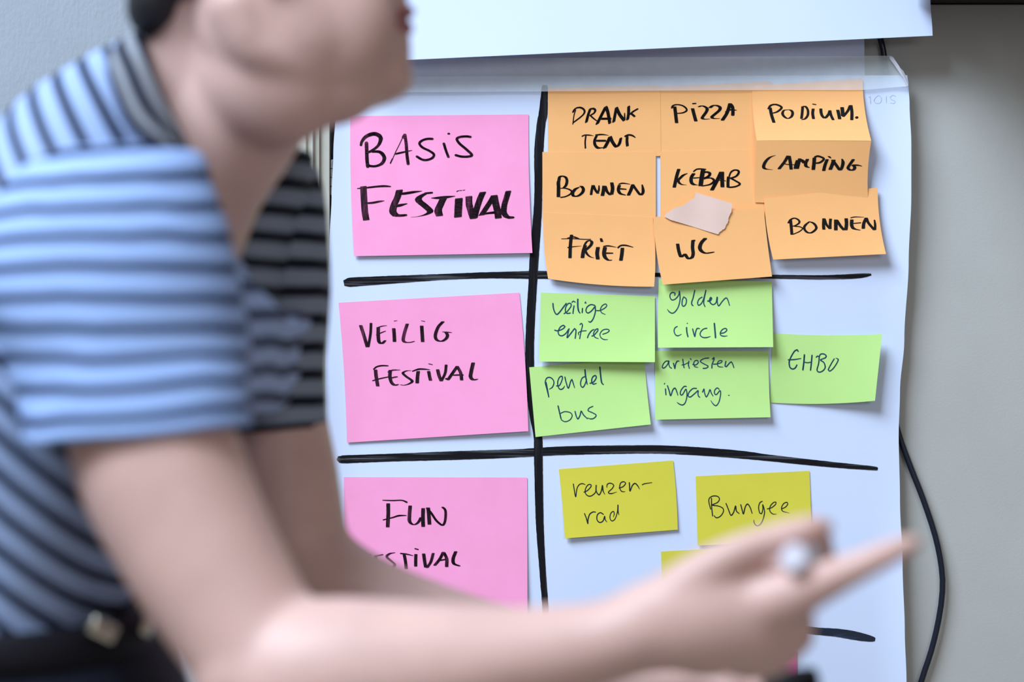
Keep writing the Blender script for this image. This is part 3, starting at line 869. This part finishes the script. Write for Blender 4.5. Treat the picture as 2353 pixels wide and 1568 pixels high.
M_skin = skin_mat()
M_lip = mat('lips', (0.30, 0.10, 0.09), 0.4, 0.4)
M_hair = mat('dark_hair', (0.018, 0.015, 0.018), 0.55, 0.4, bump=0.6, bscale=300, stretch=(1, 1, 0.15))
M_trou = mat('dark_navy_denim', (0.008, 0.010, 0.020), 0.8, 0.2, var=0.2, vscale=80)
M_shoe = mat('dark_shoe_leather', (0.02, 0.017, 0.016), 0.4, 0.4)
M_sole = mat('shoe_sole', (0.35, 0.33, 0.3), 0.8, 0.2)
M_belt = mat('black_belt_leather', (0.008, 0.007, 0.010), 0.7, 0.15)
M_steel = mat('buckle_metal', (0.75, 0.70, 0.58), 0.25, 0.5, metal=0.9)
M_white = mat('white_marker_plastic', (0.75, 0.72, 0.80), 0.35, 0.4)
M_blackp = mat('black_marker_plastic', (0.006, 0.006, 0.006), 0.6, 0.15)
M_eye = mat('eye_white', (0.8, 0.8, 0.8), 0.2, 0.5)
M_iris = mat('eye_iris', (0.06, 0.04, 0.02), 0.2, 0.5)


def striped(name, light, dark, duty, edge=0.06):
    m = mat(name, light, 0.8, 0.15)
    nt = m.node_tree
    b = nt.nodes['Principled BSDF']
    at_ = nt.nodes.new('ShaderNodeAttribute')
    at_.attribute_name = 'stripe'
    fr = nt.nodes.new('ShaderNodeMath')
    fr.operation = 'FRACT'
    nt.links.new(at_.outputs['Fac'], fr.inputs[0])
    r = nt.nodes.new('ShaderNodeValToRGB')
    e = r.color_ramp.elements
    e[0].position = 0.0
    e[0].color = (*light, 1)
    e[1].position = 1.0
    e[1].color = (*light, 1)
    for p, c in ((0.5 - duty / 2 - edge, light), (0.5 - duty / 2, dark), (0.5 + duty / 2, dark), (0.5 + duty / 2 + edge, light)):
        q = e.new(p)
        q.color = (*c, 1)
    nt.links.new(fr.outputs[0], r.inputs['Fac'])
    nt.links.new(r.outputs['Color'], b.inputs['Base Color'])
    return m


M_sleeve = striped('striped_cotton_sleeve', (0.31, 0.43, 0.72), (0.006, 0.010, 0.036), 0.27)
M_shirt = striped('striped_cotton', (0.31, 0.40, 0.62), (0.010, 0.013, 0.035), 0.30)

man = bpy.data.objects.new('person', None)
COL.objects.link(man)
man.location = at(60, 1600, 1.2)
man.location.z = 0
tag(man, 'dark-haired person in a blue-white and navy striped polo shirt, leaning in and pointing', 'person')
MI = Matrix.Translation(-man.location)


def own(o, p=None):
    o.parent = p or man
    if p is None:
        o.matrix_parent_inverse = MI
    return o


def c4(px, py, d, rmm):
    v = at(px, py, d)
    return (v.x, v.y, v.z, rmm * 0.001 * rk(PD(d)))


# ---- body: one continuous skin
bm = bmesh.new()
HD = 1.17
# right arm, near
tube(bm, [c4(275, 560, 1.06, 42), c4(300, 800, 1.035, 50), c4(352, 1030, 1.015, 60), c4(450, 1250, 1.00, 56), c4(568, 1450, .985, 50), c4(640, 1545, .975, 48)], 24)
tube(bm, [c4(600, 1550, .975, 47), c4(680, 1562, .97, 54), c4(800, 1558, .965, 55), c4(1000, 1540, .96, 46), c4(1200, 1512, .955, 35), c4(1380, 1480, .95, 29), c4(1470, 1452, .945, 29)], 24)
# right hand: palm
tube(bm, [c4(1420, 1468, .945, 28), c4(1520, 1437, .94, 33), c4(1640, 1425, .94, 36), c4(1750, 1432, .945, 33), c4(1800, 1440, .95, 24)], 20, sq=(0.75, 1.0))
ball(bm, at(1620, 1440, .94), (0.036, 0.022, 0.036))
ball(bm, at(1730, 1500, .955), (0.030, 0.020, 0.020))
# thumb
tube(bm, [c4(1510, 1400, .94, 20), c4(1600, 1330, .935, 17), c4(1690, 1275, .93, 13.5), c4(1790, 1237, .93, 11.5), c4(1860, 1217, .93, 10.5), c4(1898, 1210, .935, 7.5)], 14, 0.003)
tube(bm, [c4(1560, 1390, .945, 20), c4(1660, 1335, .955, 17), c4(1740, 1310, .965, 14), c4(1800, 1330, .965, 15)], 14, 0.003)
# pointing finger
tube(bm, [c4(1700, 1400, .94, 20), c4(1790, 1378, .93, 20), c4(1875, 1345, .92, 15), c4(1960, 1308, .905, 11.5), c4(2040, 1272, .90, 9.6), c4(2098, 1247, .90, 7.5)], 14, 0.003)
# middle finger rising behind the pen to meet the thumb
tube(bm, [c4(1790, 1410, .955, 12), c4(1862, 1365, .985, 10), c4(1893, 1300, 1.0, 9), c4(1888, 1240, .99, 8.5), c4(1850, 1222, .97, 7.5)], 14, 0.003)
# ring and little finger curled into the palm
tube(bm, [c4(1790, 1455, .95, 13), c4(1840, 1462, .985, 11), c4(1815, 1470, 1.01, 10), c4(1755, 1465, 1.0, 9), c4(1735, 1455, .985, 8)], 14, 0.003)
tube(bm, [c4(1760, 1500, .955, 12), c4(1805, 1508, .985, 10), c4(1785, 1515, 1.005, 9), c4(1735, 1510, 1.0, 8), c4(1715, 1500, .985, 7)], 14, 0.003)
# left arm, far
tube(bm, [c4(540, 650, 1.34, 34), c4(610, 820, 1.33, 42), c4(650, 1050, 1.31, 48), c4(690, 1250, 1.28, 44)], 24)
tube(bm, [c4(680, 1260, 1.28, 43), c4(770, 1350, 1.27, 45), c4(900, 1415, 1.25, 43), c4(1080, 1465, 1.22, 36), c4(1260, 1500, 1.19, 29), c4(1400, 1530, 1.17, 26)], 24)
tube(bm, [c4(1390, 1535, 1.17, 27), c4(1480, 1565, 1.15, 30), c4(1580, 1600, 1.13, 31)], 16, sq=(.7, 1))
for k in range(4):
    tube(bm, [c4(1575, 1590 + k * 28, 1.12, 10), c4(1660, 1552 + k * 30, 1.10, 9.5), c4(1722, 1556 + k * 30, 1.08, 8.5), c4(1748, 1590 + k * 30, 1.07, 7.5)], 12, 0.003)
tube(bm, [c4(1490, 1570, 1.13, 14), c4(1560, 1562, 1.09, 11.5), c4(1630, 1570, 1.07, 10), c4(1690, 1586, 1.06, 8)], 12, 0.003)
# trunk, shoulders, neck
tube(bm, [c4(30, 1600, 1.2, 105), c4(20, 1250, 1.2, 95), c4(120, 900, 1.2, 100), c4(260, 640, 1.2, 92), c4(370, 520, 1.2, 74), c4(450, 400, 1.195, 62),
          c4(548, 260, 1.185, 58), c4(600, 120, 1.175, 60), c4(620, 0, HD, 60)], 28)
tube(bm, [c4(270, 560, 1.07, 42), c4(300, 560, 1.2, 60), c4(520, 640, 1.33, 36)], 20)
# head: skull, jaw, chin, cheeks
R = Matrix.Rotation(math.radians(12), 4, 'Y')
ball(bm, at(620, -215, HD), (0.100, 0.076, 0.098), R)
ball(bm, at(740, -120, HD), (0.070, 0.068, 0.085))
tube(bm, [c4(600, 120, HD, 52), c4(700, 165, HD, 44), c4(800, 185, HD, 33), c4(875, 190, HD, 20)], 20)
ball(bm, at(905, 175, HD), (0.017, 0.024, 0.019))
ball(bm, at(880, 110, HD), (0.024, 0.030, 0.030))
for s in (-1, 1):
    tube(bm, [c4(545, 20, HD + s * .050, 24), c4(590, 110, HD + s * .050, 22), c4(700, 150, HD + s * .040, 22), c4(800, 165, HD + s * .024, 20), c4(880, 160, HD + s * .008, 17)], 16)
    ball(bm, at(770, 50, HD + s * .030), (0.050, 0.030, 0.060))
    ball(bm, at(680, 70, HD + s * .038), (0.050, 0.030, 0.050))
    ball(bm, at(800, -150, HD + s * .040), (0.026, 0.022, 0.020))
    # ear
    tube(bm, [c4(610, -60, HD + s * .076, 6), c4(575, -100, HD + s * .082, 6), c4(580, -170, HD + s * .088, 7), c4(625, -190, HD + s * .086, 6), c4(645, -150, HD + s * .080, 5)], 10, 0.003)
    ball(bm, at(612, -120, HD + s * .077), (0.012, 0.007, 0.024))
ball(bm, at(895, 165, HD), (0.018, 0.022, 0.016))
ball(bm, at(820, 90, HD), (0.040, 0.036, 0.045))
ball(bm, at(870, 20, HD), (0.022, 0.030, 0.034))
ball(bm, at(700, 100, HD), (0.060, 0.045, 0.030))
tube(bm, [c4(450, -40, HD, 44), c4(442, 70, 1.18, 40), c4(450, 190, 1.19, 46), c4(450, 330, 1.2, 50)], 20)
for s in (-1, 1):
    ball(bm, at(630, 165, HD + s * .026), (0.062, 0.036, 0.062))
    ball(bm, at(730, 195, HD + s * .018), (0.055, 0.030, 0.036))
    ball(bm, at(620, 40, HD + s * .034), (0.060, 0.034, 0.07))
# brow and nose
ball(bm, at(850, -190, HD), (0.020, 0.048, 0.013))
tube(bm, [c4(910, -180, HD, 9), c4(945, -120, HD, 9.5), c4(985, -62, HD, 11.5), c4(965, -42, HD, 11)], 12, 0.003)
for s in (-1, 1):
    ball(bm, at(945, -48, HD + s * .013), (0.012, 0.008, 0.009))
# lips
tube(bm, [c4(885, 38, HD - .022, 4), c4(922, 28, HD - .010, 6), c4(932, 24, HD, 6.5), c4(922, 28, HD + .010, 6), c4(885, 38, HD + .022, 4)], 10, 0.003)
tube(bm, [c4(885, 48, HD - .020, 4), c4(918, 62, HD - .010, 6.5), c4(926, 66, HD, 7), c4(918, 62, HD + .010, 6.5), c4(885, 48, HD + .020, 4)], 10, 0.003)
body = own(remeshed('body', bm, M_skin, 0.0038, 16))

bm = bmesh.new()
tube(bm, [c4(848, 46, HD - .031, 2.5), c4(895, 54, HD - .024, 5.2), c4(928, 62, HD - .010, 6.2), c4(934, 65, HD, 6.0), c4(928, 62, HD + .010, 6.2), c4(895, 54, HD + .024, 5.2), c4(848, 46, HD + .031, 2.5)], 10, 0.003)
tube(bm, [c4(848, 44, HD - .031, 2.2), c4(898, 34, HD - .023, 4.4), c4(932, 29, HD - .009, 5.2), c4(940, 27, HD, 5.0), c4(932, 29, HD + .009, 5.2), c4(898, 34, HD + .023, 4.4), c4(848, 44, HD + .031, 2.2)], 10, 0.003)
own(bobj('lips', bm, M_lip, None, True))
for s in (-1, 1):
    bm = bmesh.new()
    ball(bm, at(899, -138, HD + s * .031), (0.0125, 0.0125, 0.0125), seg=16)
    e = own(bobj('eye', bm, M_eye, None, True))
    bm = bmesh.new()
    ball(bm, at(932, -138, HD + s * .033), (0.0035, 0.0058, 0.0058), seg=12)
    own(bobj('iris', bm, M_iris, None, True), e)
    bm = bmesh.new()
    tube(bm, [c4(938, -200, HD + s * .012, 3), c4(922, -214, HD + s * .030, 3.8), c4(872, -200, HD + s * .052, 2.6)], 8, .004)
    own(bobj('eyebrow', bm, M_hair, None, True))

# hair: cap over the skull down to the nape
bm = bmesh.new()
ball(bm, at(585, -260, HD), (0.108, 0.083, 0.092), R)
ball(bm, at(470, -160, HD), (0.068, 0.070, 0.075))
tube(bm, [c4(450, -120, HD, 66), c4(412, -50, HD, 56), c4(385, -5, HD, 40)], 18, sq=(1.1, .8))
ball(bm, at(760, -400, HD), (0.050, 0.060, 0.030))
own(remeshed('hair', bm, M_hair, 0.005, 4))

# ---- shirt
def ring(b, f, hw, n=40, dc=1.2, p=0.86):
    B, F = at(b[0], b[1], dc), at(f[0], f[1], dc)
    c = (B + F) / 2
    a = (F - B) / 2
    out = []
    for k in range(n):
        t = 2 * math.pi * k / n
        ct, st = math.cos(t), math.sin(t)
        ct = math.copysign(abs(ct) ** p, ct)
        st = math.copysign(abs(st) ** p, st)
        out.append(c + a * ct + Vector((0, hw * st, 0)))
    return out


torso_rings = [((-255, 1500), (300, 1460), .158), ((-290, 1380), (305, 1345), .152), ((-280, 1100), (430, 1080), .160), ((-220, 780), (560, 860), .172),
               ((-110, 450), (590, 730), .172), ((50, 250), (570, 640), .145), ((190, 150), (552, 605), .105), ((292, 92), (536, 592), .070)]


def smooth_rings(tab, per=7):
    rows = [tuple((b[0], b[1], f[0], f[1], hw * 1000)) for b, f, hw in tab]
    out = []
    P = [rows[0]] + rows + [rows[-1]]
    for i in range(1, len(P) - 2):
        p0, p1, p2, p3 = P[i - 1:i + 3]
        for j in range(per):
            t = j / per
            out.append([0.5 * (2 * b + (c - a) * t + (2 * a - 5 * b + 4 * c - d) * t * t + (-a + 3 * b - 3 * c + d) * t ** 3)
                        for a, b, c, d in zip(p0, p1, p2, p3)])
    out.append(list(rows[-1]))
    return out


def topx(v):
    s = PX / D * (v.y + D)
    return v.x / s + W / 2, H / 2 - (v.z - CZ) / s


def torso_stripe(v):
    # bands drape across the back and run down towards the belly
    s = PX / D * PD(1.15)
    x, y = v.x / s + W / 2, H / 2 - (v.z - CZ) / s
    k = min(1, max(0, (y - 250) / 750))
    k = k * k * (3 - 2 * k)
    a = math.radians(32 + 16 * k)
    return (-(x - 150) * math.cos(a) + (y - 500) * math.sin(a)) / 63.0


rings = []
for r in smooth_rings(torso_rings):
    rings.append(ring((r[0], r[1]), (r[2], r[3]), r[4] / 1000))
for i, rg in enumerate(rings):
    for j, v in enumerate(rg):
        f = pnoise((v.x * 16, v.y * 16, v.z * 9)) * 0.005
        v += Vector((f, f, 0))
bm = bmesh.new()
loft(bm, rings, cap=False)
me = bpy.data.meshes.new('shirt')
bm.to_mesh(me)
bm.free()
a_ = me.attributes.new('stripe', 'FLOAT', 'POINT')
a_.data.foreach_set('value', [torso_stripe(v.co) for v in me.vertices])
for p in me.polygons:
    p.use_smooth = True
me.materials.append(M_shirt)
shirt = bpy.data.objects.new('polo_shirt', me)
COL.objects.link(shirt)
own(shirt)
sd = shirt.modifiers.new('t', 'SOLIDIFY')
sd.thickness = 0.0015
ss = shirt.modifiers.new('s', 'SUBSURF')
ss.levels = ss.render_levels = 1


def sleeve(name, tab, first, pitch, twist=0.0, fold=1.0, m=M_sleeve):
    """tab rows: cx, cy, halfwidth px, d, depth factor"""
    sm = catmull([tuple(t) for t in tab], 14)
    rings_, vals = [], []
    n = 44
    for (cx_, cy_, hw, d, kz, tilt) in sm:
        s = PX / D * PD(d)
        c = at(cx_, cy_, d)
        rg, vl = [], []
        for k in range(n):
            t = 2 * math.pi * k / n
            x = math.cos(t) * hw * s
            y = math.sin(t) * hw * s * kz
            z = -tilt * math.cos(t) * s * hw / 250.0
            v = c + Vector((x, y, z))
            w = pnoise((v.x * 22, v.y * 22, v.z * 14)) * 0.0055 * fold + pnoise((v.x * 50, v.y * 50, v.z * 20)) * 0.002 * fold
            v += Vector((w, w * 0.6, w * 0.5))
            rg.append(v)
            vl.append((cy_ - first) / pitch + 0.5)
        rings_.append(rg)
        vals += vl
    # turned-in hem
    last = rings_[-1]
    c = sum(last, Vector()) / len(last)
    inner = [c + (v - c) * 0.93 + Vector((0, 0, 0.012)) for v in last]
    rings_.append(inner)
    vals += [0.0] * n
    bm = bmesh.new()
    vr = loft(bm, rings_, cap=False)
    bm.faces.new(list(reversed(vr[0])))
    me = bpy.data.meshes.new(name)
    bm.to_mesh(me)
    bm.free()
    a_ = me.attributes.new('stripe', 'FLOAT', 'POINT')
    a_.data.foreach_set('value', vals)
    for p in me.polygons:
        p.use_smooth = True
    me.materials.append(m)
    o = bpy.data.objects.new(name, me)
    COL.objects.link(o)
    o.parent = shirt
    return o


sleeve('sleeve', [(250, 340, 110, 1.07, .9, -20), (250, 372, 200, 1.06, .8, -20), (240, 430, 238, 1.05, .74, -15), (245, 560, 284, 1.04, .72, -5), (262, 690, 298, 1.035, .72, 0),
                  (285, 800, 288, 1.03, .72, -4), (303, 890, 275, 1.02, .72, -14), (318, 1000, 262, 1.01, .74, -22)], 422, 66.5)
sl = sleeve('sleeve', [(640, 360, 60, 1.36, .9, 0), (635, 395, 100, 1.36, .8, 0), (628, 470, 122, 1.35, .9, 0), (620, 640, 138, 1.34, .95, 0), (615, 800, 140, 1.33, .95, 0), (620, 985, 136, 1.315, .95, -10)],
            425, 62, fold=0.8, m=striped('striped_cotton_far_shaded', (0.22, 0.25, 0.31), (0.008, 0.009, 0.018), 0.36))  # same cloth as the near sleeve, body's shade put into its colours
# gathered cloth across the chest between the arms
bm = bmesh.new()
tube(bm, [c4(500, 640, 1.10, 20), c4(560, 730, 1.12, 26), c4(620, 790, 1.19, 24), c4(650, 860, 1.25, 16)], 16)
tube(bm, [c4(520, 800, 1.08, 22), c4(570, 815, 1.13, 22), c4(640, 760, 1.20, 18), c4(690, 740, 1.28, 12)], 16)
tube(bm, [c4(500, 900, 1.08, 24), c4(560, 880, 1.14, 26), c4(620, 900, 1.22, 20)], 16)
fo = remeshed('shirt_folds', bm, M_shirt, 0.006, 6, attr=lambda v: (H / 2 - (v.z - CZ) / (PX / D * PD(1.15))) / 63.0 + 0.15 * pnoise((v.x * 25, v.y * 25, v.z * 25)))
fo.parent = shirt

# collar, turned over
def collar(name, inner, outer, m):
    a = catmull([tuple(at(*p)) for p in inner], 0.006)
    n = len(a)
    b_ = catmull([tuple(at(*p)) for p in outer], 0.006)
    b = [b_[round(i * (len(b_) - 1) / (n - 1))] for i in range(n)]
    vs, fs = [], []
    for i in range(n):
        A, B = Vector(a[i]), Vector(b[i])
        mid = (A + B) / 2
        out = (mid - at(450, 250, 1.19))
        out.z = 0
        mid += out.normalized() * 0.012
        for t in (0, .25, .5, .75, 1):
            vs.append((A * (1 - t) ** 2 + mid * 2 * t * (1 - t) + B * t * t))
    for i in range(n - 1):
        for k in range(4):
            p = i * 5 + k
            fs.append((p, p + 5, p + 6, p + 1))
    o = obj(name, vs, fs, m, shirt, True)
    a_ = o.data.attributes.new('stripe', 'FLOAT', 'POINT')
    a_.data.foreach_set('value', [(i % 5) / 4 * 2.2 + 0.55 for i in range(len(vs))])
    s = o.modifiers.new('t', 'SOLIDIFY')
    s.thickness = 0.002
    s2 = o.modifiers.new('s', 'SUBSURF')
    s2.levels = s2.render_levels = 1
    return o


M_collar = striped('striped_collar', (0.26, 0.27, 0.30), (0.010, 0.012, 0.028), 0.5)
collar('collar', [(320, 72, 1.19), (330, 110, 1.12), (370, 210, 1.09), (420, 310, 1.09), (440, 370, 1.10)],
       [(255, 130, 1.17), (250, 180, 1.08), (290, 290, 1.04), (370, 345, 1.04), (420, 380, 1.06)], M_collar)
collar('collar', [(320, 72, 1.19), (360, 110, 1.27), (450, 200, 1.29), (600, 330, 1.27), (640, 400, 1.25)],
       [(255, 130, 1.21), (300, 150, 1.30), (430, 260, 1.34), (620, 360, 1.33), (690, 420, 1.30)], M_collar)
# far front edge of the neck opening
M_far_shaded = bpy.data.materials['striped_cotton_far_shaded']
inn = catmull([tuple(at(*p)) for p in [(640, 330, 1.27), (655, 385, 1.27), (610, 450, 1.26), (566, 540, 1.23), (548, 620, 1.2), (545, 720, 1.17)]], 0.006)
out_ = catmull([tuple(at(*p)) for p in [(712, 372, 1.36), (700, 480, 1.38), (680, 620, 1.38), (650, 740, 1.34), (620, 860, 1.28)]], 0.006)
vs, fs = [], []
n = len(inn)
for i in range(n):
    A, B = Vector(inn[i]), Vector(out_[round(i * (len(out_) - 1) / (n - 1))])
    for t in (0, .25, .5, .75, 1):
        q = A.lerp(B, t) + Vector((0.014, -0.01, 0)) * math.sin(math.pi * t)
        vs.append(q)
for i in range(n - 1):
    for k in range(4):
        p = i * 5 + k
        fs.append((p, p + 5, p + 6, p + 1))
o = obj('front_placket', vs, fs, M_far_shaded, shirt, True)
a_ = o.data.attributes.new('stripe', 'FLOAT', 'POINT')
a_.data.foreach_set('value', [(H / 2 - (v.z - CZ) / (PX / D * PD(1.3)) - 425) / 62 + 0.5 for v in vs])
o.modifiers.new('t', 'SOLIDIFY').thickness = 0.002

# ---- trousers, belt, shoes
bm = bmesh.new()
rg = [ring(b, f, hw, 32) for b, f, hw in [((-262, 1440), (318, 1428), .158), ((-280, 1500), (380, 1500), .165), ((-310, 1640), (440, 1640), .175), ((-300, 1850), (410, 1900), .178), ((-180, 2000), (300, 2050), .16)]]
loft(bm, rg)
YF = H / 2 + CZ / (PX / D * PD(1.2))
for d in (1.11, 1.29):
    tube(bm, [c4(70, 1800, d, 92), c4(120, 2200, d, 84), c4(170, 2900, d, 66), c4(110, 3500, d, 60), c4(40, YF - 420, d, 54), c4(30, YF - 280, d, 56)], 22, 0.02)
tr_ = own(remeshed('trousers', bm, M_trou, 0.009, 5))
bm = bmesh.new()
rb = [ring(b, f, hw, 40) for b, f, hw in [((-268, 1408), (322, 1396), .1605), ((-272, 1416), (330, 1404), .163), ((-278, 1470), (352, 1462), .166), ((-274, 1480), (352, 1474), .163)]]
loft(bm, rb, cap=False)
belt = own(bobj('belt', bm, M_belt, None, True))
belt.modifiers.new('t', 'SOLIDIFY').thickness = 0.003


def onbelt(name, px, py, d, w, h, m, rz):
    bm = bmesh.new()
    box(bm, (-w / 2, -0.003, -h / 2), (w / 2, 0.003, h / 2), 0.0025)
    o = bobj(name, bm, m, belt, True)
    o.location = at(px, py, d)
    o.rotation_euler = (0, 0.5, rz)
    return o


onbelt('belt_buckle', 338, 1428, 1.16, .012, .024, M_steel, 1.0)
onbelt('belt_loop_rivet', 236, 1447, 1.085, .022, .014, M_steel, 0.5)
for d in (1.11, 1.29):
    zt_ = 0.0
    x0 = at(30, YF, d).x
    y0 = PD(d) - D
    bm = bmesh.new()
    rr = []
    for (x, hw, zb, zh) in ((-.075, .020, .03, .075), (-.06, .036, .022, .10), (-.02, .040, .022, .125), (.04, .041, .022, .115), (.10, .044, .022, .075), (.16, .046, .022, .058), (.21, .034, .024, .05), (.232, .012, .028, .038)):
        rr.append([Vector((x0 + x, y0 + math.cos(2 * math.pi * k / 16) * hw,
                           (zb + zh) / 2 + math.sin(2 * math.pi * k / 16) * (zh - zb) / 2)) for k in range(16)])
    loft(bm, rr)
    sh = own(bobj('shoe', bm, M_shoe, None, True))
    bm = bmesh.new()
    out = []
    for k in range(28):
        t = 2 * math.pi * k / 28
        xx = .078 + math.cos(t) * .162
        ww = .042 + .006 * math.cos(t)
        out.append((x0 + xx, y0 + math.sin(t) * ww))
    loft(bm, [[Vector((x, y, z)) for x, y in out] for z in (0.0005, 0.026)])
    own(bobj('shoe_sole', bm, M_sole), sh)

# ------------------------------------------------------------------ pens held in the hands
def pen(name, a, b, r, parts, label):
    """a,b: world end points; parts: (t0,t1,radius factor,material,name)"""
    root = bpy.data.objects.new(name, None)
    COL.objects.link(root)
    root.location = a
    tag(root, label, 'marker')
    q = (b - a).to_track_quat('Z', 'Y')
    root.rotation_mode = 'QUATERNION'
    root.rotation_quaternion = q
    Ln = (b - a).length
    for (t0, t1, k0, k1, m, nm) in parts:
        bm = bmesh.new()
        bmesh.ops.create_cone(bm, cap_ends=True, segments=24, radius1=r * k0, radius2=r * k1, depth=(t1 - t0) * Ln,
                              matrix=Matrix.Translation((0, 0, (t0 + t1) / 2 * Ln)))
        es = [e for e in bm.edges if len(e.link_faces) == 2 and any(len(f.verts) > 4 for f in e.link_faces)]
        bmesh.ops.bevel(bm, geom=es, offset=r * 0.12, segments=2, affect='EDGES')
        o = bobj(nm, bm, m, root, False)
    return root


pen('marker_pen', at(1822, 1284, .905), at(1872, 1268, 1.03), 0.0092,
    [(0, .1, .92, 1, M_white, 'end_plug'), (.1, .70, 1, 1, M_white, 'barrel'), (.70, .97, 1.06, 1.0, M_blackp, 'cap'), (.97, 1.0, .6, .4, M_blackp, 'cap_tip')],
    'white marker pen gripped between thumb and fingers of the pointing hand, round end facing out')
pen('marker_pen', at(1762, 1580, 1.045), at(1880, 1566, 1.03), 0.0105,
    [(0, .12, .92, 1, M_blackp, 'end_plug'), (.12, .62, 1, 1, M_blackp, 'barrel'), (.62, .97, 1.06, 1.0, M_blackp, 'cap'), (.97, 1.0, .6, .4, M_blackp, 'cap_tip')],
    'black marker held in the lower hand at the bottom edge')
